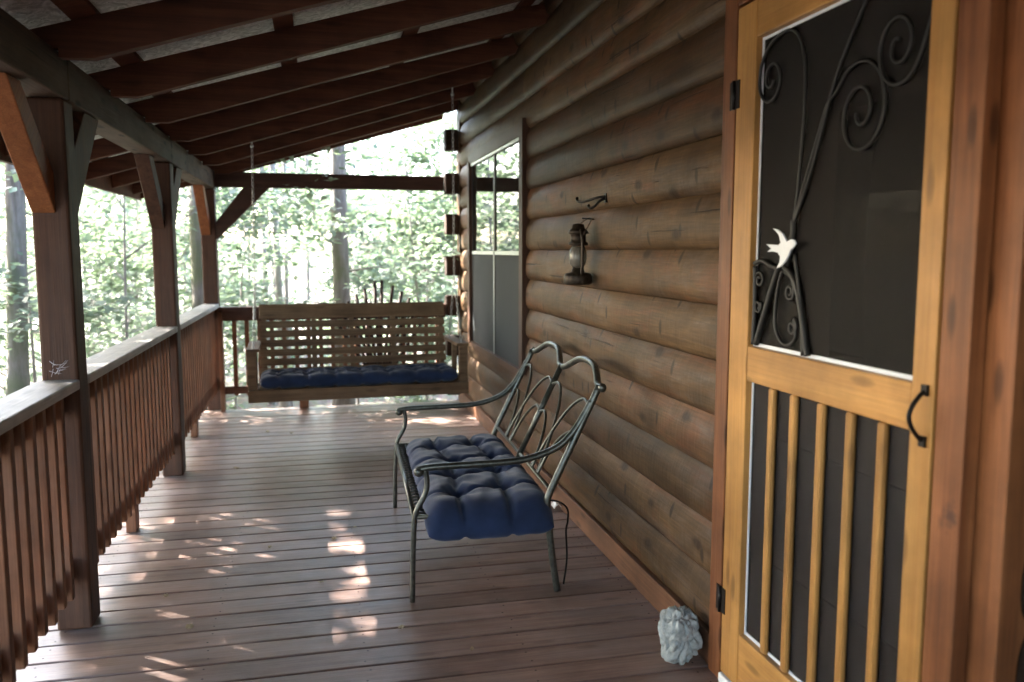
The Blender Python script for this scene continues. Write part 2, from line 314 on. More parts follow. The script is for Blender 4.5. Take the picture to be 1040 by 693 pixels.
# foil roof underside
m, t, b = newmat('roof_foil'); L = t.links.new; tc = N(t,'ShaderNodeTexCoord'); n = N(t,'ShaderNodeTexNoise'); L(tc.outputs['Object'], n.inputs[0]); n.inputs['Scale'].default_value = 17; n.inputs['Detail'].default_value = 5; n.inputs['Distortion'].default_value = 2.2
L(ramp(t, n.outputs[0], [(0.35,(0.45,0.46,0.46)),(0.65,(0.94,0.95,0.95))]), b.inputs['Base Color']); b.inputs['Metallic'].default_value = 0.25; b.inputs['Roughness'].default_value = 0.38
bp = N(t,'ShaderNodeBump'); bp.inputs['Strength'].default_value = 0.9; bp.inputs['Distance'].default_value = 0.03; L(n.outputs[0], bp.inputs['Height']); L(bp.outputs[0], b.inputs['Normal']); M['foil'] = m
# leaves
def leafmat(name, c1, c2, tl=0.45):
    m, t, b = newmat(name); L = t.links.new; out = t.nodes['Material Output']; geo = N(t,'ShaderNodeNewGeometry')
    c = ramp(t, geo.outputs['Random Per Island'], [(0.0, c1), (0.6, c2), (1.0, tuple(x*1.5 for x in c2))])
    L(c, b.inputs['Base Color']); b.inputs['Roughness'].default_value = 0.42; b.inputs['Specular IOR Level'].default_value = 0.5
    tr = N(t,'ShaderNodeBsdfTranslucent'); L(mixc(t, 1.0, c, (1.1,1.2,0.95), 'MULTIPLY'), tr.inputs[0])
    mx = N(t,'ShaderNodeMixShader'); mx.inputs[0].default_value = tl; L(b.outputs[0], mx.inputs[1]); L(tr.outputs[0], mx.inputs[2]); L(mx.outputs[0], out.inputs[0]); return m
M['leaf'] = leafmat('leaf_green', (0.130,0.170,0.128), (0.162,0.208,0.160))
M['leaf2'] = leafmat('leaf_light_green', (0.150,0.190,0.128), (0.175,0.220,0.165))
M['leaf3'] = leafmat('leaf_canopy', (0.045,0.08,0.035), (0.07,0.115,0.05), 0.3)
def bark(name, a, bcol, moss=None):
    m, t, b = newmat(name); L = t.links.new; tc = N(t,'ShaderNodeTexCoord'); mp = N(t,'ShaderNodeMapping'); mp.inputs['Scale'].default_value = (14,14,2.2); L(tc.outputs['Object'], mp.inputs[0])
    n = N(t,'ShaderNodeTexNoise'); L(mp.outputs[0], n.inputs[0]); n.inputs['Scale'].default_value = 1.5; n.inputs['Detail'].default_value = 8; n.inputs['Roughness'].default_value = 0.7
    c = ramp(t, n.outputs[0], [(0.3, a), (0.7, bcol)])
    if moss:
        n2 = N(t,'ShaderNodeTexNoise'); L(tc.outputs['Object'], n2.inputs[0]); n2.inputs['Scale'].default_value = 2.2; n2.inputs['Detail'].default_value = 6
        c = mixc(t, ramp(t, n2.outputs[0], [(0.45,(0,)*3),(0.6,(0.85,)*3)]), c, moss)
    L(c, b.inputs['Base Color']); b.inputs['Roughness'].default_value = 0.9
    bp = N(t,'ShaderNodeBump'); bp.inputs['Strength'].default_value = 0.8; bp.inputs['Distance'].default_value = 0.03; L(n.outputs[0], bp.inputs['Height']); L(bp.outputs[0], b.inputs['Normal']); return m
M['bark'] = bark('bark_grey', (0.13,0.115,0.11), (0.33,0.30,0.29))
M['barkmoss'] = bark('bark_mossy', (0.11,0.095,0.085), (0.30,0.27,0.25), (0.13,0.15,0.08))
# ground
m, t, b = newmat('leaf_litter'); L = t.links.new; tc = N(t,'ShaderNodeTexCoord')
n = N(t,'ShaderNodeTexNoise'); L(tc.outputs['Object'], n.inputs[0]); n.inputs['Scale'].default_value = 1.1; n.inputs['Detail'].default_value = 9; n.inputs['Roughness'].default_value = 0.7
n2 = N(t,'ShaderNodeTexVoronoi'); L(tc.outputs['Object'], n2.inputs[0]); n2.inputs['Scale'].default_value = 14
c = ramp(t, n.outputs[0], [(0.3,(0.075,0.06,0.043)),(0.55,(0.155,0.135,0.105)),(0.72,(0.105,0.125,0.075))])
L(mixc(t, 0.5, c, mixc(t, 1.0, c, n2.outputs['Color'], 'MULTIPLY')), b.inputs['Base Color']); b.inputs['Roughness'].default_value = 0.95
bp = N(t,'ShaderNodeBump'); bp.inputs['Strength'].default_value = 0.7; bp.inputs['Distance'].default_value = 0.04; L(n2.outputs['Distance'], bp.inputs['Height']); L(bp.outputs[0], b.inputs['Normal']); M['ground'] = m

# ------------------------------------------------------------------ ground, deck
def gz(x, y):
    d = max(0.0, math.hypot(x-0.2, y-4)-6)
    return -0.75 - 0.03*min(d, 40) + 0.12*mnoise.noise(Vector((x*0.25, y*0.25, 0)))
g = MB()
xs = [-400,-200,-100,-60]+[-40+i*1.6 for i in range(51)]+[60,100,200,400]
g.grid(lambda i, j: (xs[i], xs[j]+8, gz(xs[i], xs[j]+8)), len(xs)-1, len(xs)-1)
tag(g.build('ground', M['ground']), 'sunlit forest floor of leaf litter around the porch', 'ground', kind='structure')

DX0, DX1, DY0, DY1 = -1.13, 1.43, -8.0, 8.42
d = MB(); y = DY0
while y < DY1-0.02:
    wd = 0.1345; d.box(DX0+random.uniform(-0.006,0.006), DX1, y, min(y+wd, DY1+0.02), -0.034+random.uniform(-0.0008,0.0008), random.uniform(-0.0012,0.0012)); y += wd+0.0125
tag(d.build('deck', M['deck'], bevel=0.003), 'weathered brown stained porch deck of boards laid crosswise', 'deck', kind='structure')
sc = MB(); y = DY0
while y < 6.0:
    if y > 1.8:
        for xj in (-1.05, -0.45, 0.15, 0.75, 1.34):
            for e in (0.028, 0.106):
                cx_, cy_ = xj+random.uniform(-0.012,0.012), y+e+random.uniform(-0.006,0.006)
                sc.add([(cx_+0.0042*math.cos(q*PI/3), cy_+0.0042*math.sin(q*PI/3), 0.0022) for q in range(6)], [tuple(range(6))])
    y += 0.147
tag(sc.build('deck_screws', M['iron']), 'screw heads set in the deck boards', 'deck', kind='structure')
j = MB()
for yy in np.arange(-7.9, 8.5, 0.405): j.box(DX0+0.05, DX1-0.02, yy, yy+0.04, -0.22, -0.0355)
j.box(DX0+0.005, DX0+0.043, DY0, DY1, -0.26, -0.0355); j.box(DX0+0.05, DX1-0.02, DY1-0.03, DY1+0.012, -0.26, -0.0355)
tag(j.build('deck_joists', M['rail']), 'joists and rim boards carrying the porch deck', 'deck', kind='structure')

# ------------------------------------------------------------------ cabin wall
XG, BUL = 1.440, 0.038
cabin = thing('log_cabin', (1.45, 4.2, 0), 'brown stained log cabin wall running along the right of the porch', 'cabin')
CZ = [0.115+0.2055*k for k in range(-1, 17)]
def logs(mb, y0, y1, z0, z1, xo=0.0):
    ny = max(1, int((y1-y0)/0.10))
    for k in range(len(CZ)-1):
        a, b2 = max(CZ[k], z0), min(CZ[k+1], z1)
        if b2-a < 0.004: continue
        def P(i, q, a=a, b2=b2, k=k):
            z = a+(b2-a)*q/12; u = (z-CZ[k])/(CZ[k+1]-CZ[k]); yy = y0+(y1-y0)*i/ny
            s = (max(0.0, 1-(1-min(1.0, u/0.30))**2)**0.5 if u < 0.5 else 1.0-0.80*((u-0.5)/0.5)**2.1)
            hew = mnoise.noise(Vector((yy*6.5, z*5, k*3.1)))*0.0035 + mnoise.noise(Vector((yy*1.1, k*7.7, 0)))*0.004
            return (XG+xo-(BUL+hew)*s, yy, z + mnoise.noise(Vector((yy*0.8, k*5.1, 9)))*0.004*(0 < q < 12))
        mb.grid(lambda i, q, P=P: P(i, (0, 0.25, 0.6, 1.1, 2, 3.5, 5, 6.5, 8, 9.3, 10.4, 11.3, 12)[q]), ny, 12)
DY_A, DY_B, DZT = 1.622, 2.62, 2.345   # door leaf extent
WY0, WY1, WZ0, WZ1 = 5.70, 7.72, 0.70, 2.345
lw = MB(); ld2 = MB(); logs(ld2, -8.0, 1.448, 0, 3.25, 0.076); ld2.build('shaded_wall', M['log_shade'], cabin)
logs(lw, 1.448, 2.71, DZT+0.09, 3.25); logs(lw, 2.71, WY0-0.02, 0, 3.25)
logs(lw, WY0-0.02, WY1+0.02, 0, WZ0); logs(lw, WY0-0.02, WY1+0.02, WZ1, 3.25); logs(lw, WY1+0.02, 8.32, 0, 3.25)
# back of the wall (inside face) and end closure
lw.box(1.62, 1.65, -8.0, 8.31, -0.3, 3.25)
lw.box(XG+0.095, XG+0.13, -8.0, 1.44, 0, 3.25); lw.box(XG+0.02, XG+0.10, 1.44, 2.71, DZT+0.09, 3.25); lw.box(XG+0.02, XG+0.10, 2.71, WY0-0.02, 0, 3.25)
lw.box(XG+0.02, XG+0.10, WY0-0.02, WY1+0.02, 0, WZ0); lw.box(XG+0.02, XG+0.10, WY0-0.02, WY1+0.02, WZ1, 3.25); lw.box(XG+0.02, XG+0.10, WY1+0.02, 8.32, 0, 3.25)
lw.build('wall', M['log'], cabin)
gw = MB()
gw.box(XG-0.04, 7.0, 8.325, 8.48, -0.8, 3.25); gw.build('gable_wall', M['log'], cabin)
for zc in (2.64, 2.215, 1.81, 1.40, 0.995, 0.585, 0.18):
    e = MB(); e.box(1.262, XG-0.045, 8.33, 8.475, zc-0.103, zc+0.103); e.build('log_end', M['log_end'], cabin, bevel=0.012)
sk = MB(); sk.box(1.392, XG+0.01, 2.715, 8.40, 0.002, 0.125); sk.build('skirt_board', M['skirt'], cabin, bevel=0.004)
cs = MB()
cs.box(1.382, 1.442, DY_B+0.006, DY_B+0.094, 0.0, DZT+0.095)         # hinge-side casing
cs.box(1.382, 1.425, 1.530, DY_A-0.002, 0.0, DZT+0.095)              # latch-side casing
cs.box(1.4265, 1.528, 1.452, 1.565, 0.0, DZT+0.094)                   # stepped board behind it
cs.box(1.384, 1.440, DY_A-0.004, DY_B+0.004, DZT+0.012, DZT+0.094)     # head
cs.build('door_casing', M['casing'], cabin, bevel=0.004)
th = MB(); th.box(1.372, 1.46, DY_A+0.01, DY_B-0.004, 0.003, 0.038); th.build('threshold', M['white'], cabin, bevel=0.006)
# inner door, closed behind the screen
idr = MB(); idr.box(1.50, 1.545, DY_A-0.02, DY_B+0.02, 0.01, DZT+0.03)
for z0, z1 in ((0.12,0.48),(0.55,0.92)): idr.box(1.488, 1.502, DY_A+0.14, DY_B-0.14, z0, z1)
idr = idr.build('inner_door', M['inner'], cabin, bevel=0.004)
gl = MB(); gl.box(1.490, 1.501, DY_A+0.13, DY_B-0.42, 1.22, 1.95); gl.build('pane', M['glass_dark'], idr)
jb = MB(); jb.box(1.444, 1.55, DY_B+0.022, DY_B+0.05, 0, DZT+0.06); jb.box(1.444, 1.55, DY_A-0.05, DY_A-0.022, 0, DZT+0.06); jb.box(1.444, 1.55, DY_A-0.02, DY_B+0.02, DZT+0.032, DZT+0.06)
jb.build('door_jamb', M['inner'], cabin)
# window
wf = MB()
wf.box(1.375, 1.45, WY0-0.10, WY0, WZ0-0.02, WZ1+0.10); wf.box(1.385, 1.45, WY1, WY1+0.09, WZ0-0.02, WZ1+0.02)
wf.box(1.392, 1.46, WY0+0.002, WY1-0.002, WZ0-0.05, WZ0-0.002); wf.box(1.395, 1.455, WY0+0.002, WY1+0.088, WZ1, WZ1+0.09)
win = wf.build('window', M['winframe'], cabin, bevel=0.003)
ym = (WY0+WY1)/2
for n_, a_, b_ in (('mullion', ym-0.028, ym+0.028), ('side_jamb', WY0, WY0+0.02), ('side_jamb', WY1-0.02, WY1)):
    fr = MB(); fr.box(1.413,1.436, a_, b_, WZ0, WZ1); fr.build(n_, M['sash'], win, bevel=0.002)
al = MB(); al.box(1.409,1.43, WY0+0.02, ym-0.03, 1.515, 1.545); al.box(1.409,1.43, ym+0.03, WY1-0.02, 1.515, 1.545); al.box(1.402,1.42, WY0+0.001, WY1-0.001, WZ1-0.022, WZ1-0.001)
al.box(1.408,1.4125, ym-0.012, ym+0.012, WZ0, 1.514)
al.build('screen_frame', M['alu'], win)
for a, b2 in ((WY0+0.02, ym-0.028), (ym+0.028, WY1-0.02)):
    pn = MB(); pn.box(1.4215,1.428, a, b2, 1.545, WZ1-0.022); pn.build('pane', M['glass'], win)
    pn = MB(); pn.box(1.4225,1.428, a, b2, WZ0, 1.514); pn.build('pane', M['glass'], win)
    sn = MB(); sn.box(1.4175,1.419, a, b2, WZ0, 1.514); sn.build('screen', M['mesh_grey'], win)

# ------------------------------------------------------------------ porch roof
SL = 0.29
def zu(x): return 2.60+SL*(x-0.21)
XE = -1.64
roof = thing('porch_roof', (0, 4, 2.3), 'sloping porch roof with dark rafters under a silvery foil lining', 'roof')
BZ0, BZ1, BX0, BX1 = 2.135, 2.300, -1.075, -0.935
def rafter(yf):
    mb = MB(); y0 = yf-0.052
    low = [(XE, zu(XE)), (BX0-0.01, zu(BX0-0.01)), (BX0-0.01, BZ1+0.002), (BX1+0.01, BZ1+0.002), (BX1+0.011, zu(BX1)-0.0), (BX1+0.13, zu(BX1)+0.002), (1.62, zu(1.62))]
    mb.prism(low+[(1.62, zu(1.62)+0.120), (XE, zu(XE)+0.120)], 'y', y0, yf)
    mb.build('rafter', M['rafter'], roof, bevel=0.003)
for k in range(20): rafter(8.42-0.81*k)
def slab(mb, x0, x1, y0, y1, dz0, dz1):
    mb.prism([(x0, zu(x0)+dz0), (x1, zu(x1)+dz0), (x1, zu(x1)+dz1), (x0, zu(x0)+dz1)], 'y', y0, y1)
for xp in (-1.55, -0.83, -0.13, 0.57, 1.27):
    mb = MB(); slab(mb, xp-0.045, xp+0.045, -8.0, 8.75, 0.122, 0.142); mb.build('purlin', M['rafter'], roof)
mb = MB()
nx, ny = 60, 300
def PF(i, q):
    x = XE-0.05+(1.75-XE+0.05)*i/nx; y = -8.0+16.78*q/ny
    return (x, y, zu(x)+0.150+0.006*mnoise.noise(Vector((x*9, y*9, 0))))
mb.grid(PF, nx, ny); slab(mb, XE-0.05, 1.75, -8.0, 8.78, 0.160, 0.172)
mb.build('roof_sheet', M['foil'], roof)
mb = MB(); mb.box(XE-0.04, XE-0.002, -8.0, 8.76, zu(XE)-0.03, zu(XE)+0.14); mb.build('fascia', M['rafter'], roof, bevel=0.003)
mb = MB(); slab(mb, XE, 1.30, 8.70, 8.74, -0.02, 0.12); mb.build('barge_board', M['rafter'], roof, bevel=0.003)

# ------------------------------------------------------------------ beams, posts
def beam(y0, y1, lab):
    mb = MB(); mb.box(BX0, BX1, y0, y1, BZ0, BZ1); o = mb.build('porch_beam', M['beam'], bevel=0.006)
    tag(o, lab, 'beam', 'beam lengths along the porch edge')
beam(-8.0, 3.664, 'nearest weathered roof beam length, ending over the post with the bright orange brace')
beam(3.668, 6.06, 'middle weathered roof beam length spanning from the near post to the second post')
beam(6.064, 8.60, 'farthest pale weathered roof beam length ending at the rear corner post')
mb = MB(); mb.box(BX1+0.003, 1.259, 8.44, 8.53, 2.150, 2.292)
tag(mb.build('tie_beam', M['tie'], bevel=0.006), 'dark crosswise beam between the rear corner post and the log ends', 'beam')

posts = [(3.585, 'thick brown square porch post nearest the camera, with a bright orange brace'), (5.985, 'second square porch post, midway along the left railing'), (8.435, 'farthest square porch post at the rear corner by the swing')]
PX0, PX1, PD = -1.072, -0.938, 0.14
def brace(root, y, sgn, mat, x0=-1.070, x1=-0.984, reach=0.44, drop=0.44, w=0.125):
    mb = MB(); zt = BZ0-0.002; k = w*1.0
    if sgn < 0: ya = y-0.002; poly = [(ya, zt-drop), (ya, zt-drop+k*1.25), (ya-reach+k*1.0, zt), (ya-reach-0.02, zt)]
    else: ya = y+PD+0.002; poly = [(ya, zt-drop), (ya, zt-drop+k*1.25), (ya+reach-k*1.0, zt), (ya+reach+0.02, zt)]
    mb.prism(poly, 'x', x0, x1); mb.build('brace', mat, root, bevel=0.005)
for i, (y, lab) in enumerate(posts):
    root = thing('porch_post', (-1.005, y+0.07, 0), lab, 'post', 'square posts along the porch edge')
    mb = MB(); mb.box(PX0, PX1, y, y+PD, 0.002, BZ0-0.002); mb.build('shaft', M['post'], root, bevel=0.011)
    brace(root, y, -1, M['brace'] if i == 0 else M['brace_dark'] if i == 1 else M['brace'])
    if i < 2: brace(root, y, 1, M['post'], x0=-1.066, x1=-0.946, reach=0.42, drop=0.46, w=0.22)
    else:
        mb = MB(); zt = 2.148; xa = PX1+0.002
        mb.prism([(xa, zt-0.50), (xa, zt-0.33), (xa+0.26, zt), (xa+0.50, zt)], 'y', 8.446, 8.524); mb.build('brace', M['tie'], root, bevel=0.005)

# ------------------------------------------------------------------ railings
CAPZ0, CAPZ1 = 1.000, 1.040
def railing(y0, y1, lab):
    root = thing('porch_railing', (-1.0, (y0+y1)/2, 0), lab, 'railing', 'wooden railings of the porch')
    mb = MB(); mb.box(-1.085, -0.932, y0, y1, CAPZ0, CAPZ1); mb.build('rail_cap', M['cap'], root, bevel=0.006)
    mb = MB(); mb.box(-1.045, -1.008, y0, y1, CAPZ0-0.095, CAPZ0-0.002); mb.build('top_rail', M['rail'], root, bevel=0.003)
    mb = MB(); mb.box(-1.045, -1.008, y0, y1, 0.22, 0.31); mb.build('bottom_rail', M['rail'], root, bevel=0.003)
    n = int((y1-y0-0.03)/0.1115); off = ((y1-y0)-(n-1)*0.1115)/2
    for k in range(n):
        yy = y0+off+k*0.1115+random.uniform(-0.004,0.004); mb = MB(); jt = random.uniform(-0.003,0.003)
        mb.box(-1.006, -0.969, yy-0.0185+jt, yy+0.0185+jt, 0.185+random.uniform(-0.008,0.008), CAPZ0-0.006-random.uniform(0,0.01)); mb.build('baluster', M['baluster'], root, bevel=0.003)
    ym_ = (y0+y1)/2
    mb = MB(); mb.box(-1.062, -1.010, ym_-0.045, ym_+0.045, 0.002, 0.218); mb.build('foot_block', M['baluster'], root, bevel=0.003)
railing(-7.9, 3.582, 'nearest railing section, cut by the left edge, before the thick near post')
railing(3.728, 5.982, 'middle railing section with pale cap between the near post and the second post')
railing(6.128, 8.432, 'farthest side railing section between the second post and the rear corner post')
root = thing('porch_railing', (0.2, 8.40, 0), 'rear railing crosswise behind the hanging swing at the porch end', 'railing', 'wooden railings of the porch')
RY = 8.375
mb = MB(); mb.box(-0.93, 1.258, RY-0.045, RY+0.10, 0.972, 1.010); mb.build('rail_cap', M['railx'], root, bevel=0.005)
mb = MB(); mb.box(-0.93, 1.258, RY, RY+0.037, 0.875, 0.970); mb.build('top_rail', M['railx'], root, bevel=0.003)
mb = MB(); mb.box(-0.93, 1.258, RY, RY+0.037, 0.165, 0.235); mb.build('bottom_rail', M['railx'], root, bevel=0.003)
for k in range(18):
    x = -0.80+k*0.1165; mb = MB(); mb.box(x-0.02, x+0.02, RY+0.039, RY+0.076, 0.14, 0.969); mb.build('baluster', M['baluster'], root, bevel=0.003)
mb = MB(); mb.box(-0.205, -0.115, RY-0.02, RY+0.037, 0.002, 0.163); mb.build('foot_block', M['baluster'], root, bevel=0.003)
mb = MB(); mb.box(-0.937, -0.90, RY-0.06, RY+0.058, 0.003, 0.970); mb.build('end_stud', M['baluster'], root, bevel=0.003)
# fan of sticks behind the swing
root = thing('stick_fan', (0.585, 8.30, 0), 'rustic fan of dark wooden sticks rising above the back of the swing', 'trellis')
for tx, tz in ((0.15,0.88),(0.215,0.97),(0.285,1.055),(0.357,1.118),(0.442,1.180),(0.543,1.252),(0.615,1.258),(0.722,1.205),(0.812,1.146),(0.885,1.080),(0.96,0.98),(1.03,0.88)):
    mb = MB(); mb.tube([(0.585+(tx-0.585)*0.14, 8.30, 0.272), (0.585+(tx-0.585)*0.55, 8.298, 0.26+(tz-0.26)*0.5), (tx, 8.30, tz)], [0.014,0.017,0.018], 7); mb.build('stick', M['stick'], root)
mb = MB(); mb.box(0.50, 0.67, 8.28, 8.32, 0.237, 0.275); mb.build('base_block', M['stick'], root, bevel=0.006)

# ------------------------------------------------------------------ screen door
DO = (1.40, 1.60, 0.0)
door = thing('screen_door', DO, 'orange pine screen door with lower vertical slats and iron scrollwork', 'screen door')
x0, x1 = 1.380, 1.416
ya, yb = 1.628, 2.614; yl, yr = 1.703, 2.492    # opening in y
fr = MB()
fr.box(x0,x1, ya, yl, 0.042, DZT); fr.box(x0,x1, yr, yb, 0.042, DZT)
fro = fr.build('stile', M['door'], door, bevel=0.004)
rl = MB()
rl.box(x0+0.0015,x1, yl+0.0005, yr-0.0005, 2.225, DZT-0.001); rl.box(x0+0.0015,x1, yl+0.0005, yr-0.0005, 1.118, 1.235); rl.box(x0+0.0015,x1, yl+0.0005, yr-0.0005, 0.043, 0.235)
rl.build('cross_rail', M['door_h'], door, bevel=0.004)
for c_ in (1.814, 1.946, 2.080, 2.222, 2.345):
    mb = MB(); mb.box(x0+0.004, x0+0.024, c_-0.0165, c_+0.0165, 0.236, 1.117); mb.build('slat', M['door'], door, bevel=0.0095)
mb = MB(); mb.box(x1-0.010,x1-0.009, yl, yr, 1.235, 2.225); mb.build('upper_screen', M['mesh_dark'], door)
mb = MB(); mb.box(x1-0.010,x1-0.009, yl, yr, 0.235, 1.118); mb.build('lower_screen', M['mesh_low'], door)
tr = MB()
for z0, z1 in ((1.235,2.225),(0.235,1.118)):
    tr.box(x1-0.014,x1-0.0105, yr-0.010, yr-0.001, z0, z1); tr.box(x1-0.014,x1-0.0105, yl+0.002, yr-0.011, z0+0.001, z0+0.012)
    if z0 > 1: tr.box(x1-0.014,x1-0.0105, yl+0.002, yr-0.011, z1-0.010, z1-0.001)
tr.build('screen_edging', M['white'], door)
for zc in (2.067, 0.309):
    mb = MB(); mb.box(1.3765, 1.3795, 2.588, 2.616, zc-0.046, zc+0.046); mb.box(1.3765, 1.3795, 2.624, 2.652, zc-0.046, zc+0.046); mb.tube([(1.374, 2.620, zc-0.047), (1.374, 2.620, zc+0.047)], 0.0065, 8); mb.build('hinge', M['iron'], door)
hd = MB(); hy = 1.652
hd.tube(smooth_path([(1.374,hy,1.222),(1.362,hy,1.212),(1.345,hy,1.19),(1.336,hy,1.165),(1.345,hy,1.138),(1.362,hy,1.116),(1.374,hy,1.106)]), 0.0055, 8)
hd.box(1.372,1.3795, hy-0.010, hy+0.010, 1.212, 1.238); hd.box(1.372,1.3795, hy-0.010, hy+0.010, 1.090, 1.116); hd.build('handle', M['iron'], door)
# iron scrollwork in the plane of the upper screen
XI = 1.392
ir = MB()
def it(pts, r=0.0050, n=6): ir.tube(smooth_path([(XI, p[0], p[1]) for p in pts], n), r, 8)
def spiral(c, r0, r1, a0, turns, ky=1.0):
    n = int(abs(turns)*16); return [(c[0]+ky*(r0+(r1-r0)*i/n)*math.cos(a0+2*PI*turns*i/n), c[1]+(r0+(r1-r0)*i/n)*math.sin(a0+2*PI*turns*i/n)) for i in range(n+1)]
it([(2.253,1.636),(2.184,1.761),(2.130,1.885),(2.082,2.004),(2.015,2.11),(1.956,2.19),(1.935,2.218)])
it([(2.262,1.60),(2.243,1.72),(2.229,1.86),(2.222,1.98),(2.228,2.09),(2.256,2.165),(2.306,2.203),(2.37,2.205),(2.43,2.185),(2.472,2.14)]+spiral((2.412,2.080),0.080,0.014,0.30,-1.5,0.92), n=3)
it([(2.262,1.62),(2.215,1.73),(2.15,1.87),(2.108,1.955)]+spiral((1.962,1.910),0.140,0.016,0.55,1.9,0.86), n=3)
it([(1.708,2.105),(1.722,2.06)]+spiral((1.824,2.047),0.104,0.013,PI+0.35,1.75,0.84), n=3)
it([(2.330,1.500),(2.372,1.42),(2.42,1.32),(2.456,1.245)], 0.010)
it([(2.300,1.500),(2.240,1.46),(2.200,1.37),(2.170,1.27),(2.160,1.243)], 0.010)
it([(2.286,1.50),(2.262,1.58),(2.26,1.64)], 0.009)
it([(2.246,1.54),(2.225,1.47),(2.20,1.37),(2.185,1.24)], 0.006)
it([(2.478,1.508),(2.43,1.517),(2.375,1.500),(2.325,1.495)], 0.008)
it([(2.476,1.50),(2.470,1.38),(2.474,1.243)], 0.008)
it([(2.31,1.49),(2.335,1.43),(2.345,1.33),(2.315,1.275),(2.265,1.262),(2.225,1.29)]+spiral((2.245,1.32),0.026,0.008,-PI*0.6+PI*1.2,1.1), 0.0055, 3)
it([(2.30,1.485),(2.262,1.47),(2.243,1.44)]+spiral((2.265,1.425),0.024,0.008,PI+0.6,1.2), 0.0055, 3)
it(spiral((2.445,1.455),0.026,0.008,0.5,1.3), 0.005, 3); it(spiral((2.450,1.37),0.022,0.008,2.5,1.3), 0.005, 3)
ir.build('scroll_ironwork', M['scroll'], door)
bird = [(2.342,1.618),(2.311,1.614),(2.281,1.6),(2.257,1.577),(2.236,1.583),(2.218,1.58),(2.208,1.569),(2.22,1.56),(2.237,1.55),(2.245,1.536),(2.263,1.516),(2.287,1.501),(2.313,1.495),(2.294,1.514),(2.292,1.531),(2.306,1.543),(2.336,1.547),(2.369,1.545),(2.346,1.556),(2.377,1.57),(2.34,1.568),(2.304,1.566),(2.292,1.574),(2.303,1.596),(2.322,1.609)]
mb = MB(); mb.prism(bird, 'x', 1.370, 1.376); o = mb.build('bird_ornament', M['white'], door, bevel=0.0015); o['label'] = 'flat white flying bird ornament on the ironwork'

# ------------------------------------------------------------------ porch swing
RZ = math.radians(2.2)
sw = thing('porch_swing', (0.30, 6.80, 0), 'brown slatted wooden porch swing hanging on chains at the far end', 'swing', rz=RZ)
def sbox(name, *b, par=sw, bev=0.004, mat='swing'):
    mb = MB(); mb.box(*b); return mb.build(name, M[mat], par, bevel=bev, local=True)
ang = 0.22
def backpt(x, s, off=0): return (x, 0.20+math.sin(ang)*s+math.cos(ang)*off, 0.47+math.cos(ang)*s-math.sin(ang)*off)
def backslat(s0, s1, x0=-0.765, x1=0.772):
    mb = MB(); v = []
    for off in (0.0, 0.02):
        v += [backpt(x0,s0,off), backpt(x1,s0,off), backpt(x1,s1,off), backpt(x0,s1,off)]
    mb.add(v, [(0,1,2,3),(7,6,5,4),(0,4,5,1),(1,5,6,2),(2,6,7,3),(3,7,4,0)]); mb.build('back_slat', M['swing'], sw, bevel=0.004, local=True)
backslat(0.535, 0.655)
for k in range(7): backslat(0.458-0.0775*k, 0.458-0.0775*k+0.0565)
for xb in (-0.73, -0.33, -0.02, 0.33, 0.74):
    mb = MB(); v = []
    for off in (0.022, 0.055):
        v += [backpt(xb-0.02,-0.05,off), backpt(xb+0.02,-0.05,off), backpt(xb+0.02,0.60,off), backpt(xb-0.02,0.60,off)]
    mb.add(v, [(0,1,2,3),(7,6,5,4),(0,4,5,1),(1,5,6,2),(2,6,7,3),(3,7,4,0)]); mb.build('back_batten', M['swing'], sw, bevel=0.003, local=True)
sbox('front_apron', -0.845, 0.855, -0.285, -0.250, 0.402, 0.495)
for k in range(6): sbox('seat_slat', -0.80, 0.81, -0.246+k*0.076, -0.246+k*0.076+0.06, 0.462, 0.482)
for s, xx in ((-1,-0.80), (1, 0.81)):
    sbox('seat_rail', xx-0.02, xx+0.02, -0.248, 0.26, 0.402, 0.460)
    sbox('arm_post', xx*1.015-0.034, xx*1.015+0.034, -0.246, -0.205, 0.484, 0.785)
    sbox('arm_post', xx-0.02, xx+0.02, 0.05, 0.09, 0.484, 0.785)
    sbox('arm', xx-0.048, xx+0.048, -0.285, 0.335, 0.787, 0.811)
def chain_links(mb, p0, p1, pitch=0.034, rr=0.0026):
    p0, p1 = Vector(p0), Vector(p1); n = int((p1-p0).length/pitch); dd = (p1-p0).normalized(); a = dd.orthogonal().normalized(); b2 = dd.cross(a)
    for i in range(n):
        c = p0+(p1-p0)*((i+0.5)/n); s = a if i % 2 else b2
        mb.tube([c+dd*(0.021*math.cos(q))+s*(0.0088*math.sin(q)) for q in [2*PI*k/8 for k in range(8)]], rr, 4, True)
inv = (Matrix.Translation(sw.location) @ Matrix.Rotation(RZ, 4, 'Z')).inverted()
for xt, xx in ((-0.466, -0.80), (1.088, 0.81)):
    top = inv @ Vector((xt, 6.775, zu(xt)+0.0)); mid = Vector((xx, 0.0, 1.32)); mb = MB()
    mid = Vector((top.x*0.7+xx*0.3, top.y*0.6, 1.32))
    mb.tube([top+Vector((0,0,0.03)), top-Vector((0,0,0.05))], 0.006, 6); mb.ball(top-Vector((0,0,0.06)), 0.014, 6)
    chain_links(mb, top-Vector((0,0,0.06)), mid); chain_links(mb, mid, (xx, -0.235, 0.80)); chain_links(mb, mid, (xx, 0.29, 0.80))
    mb.build('chain', M['chain'], sw, local=True)

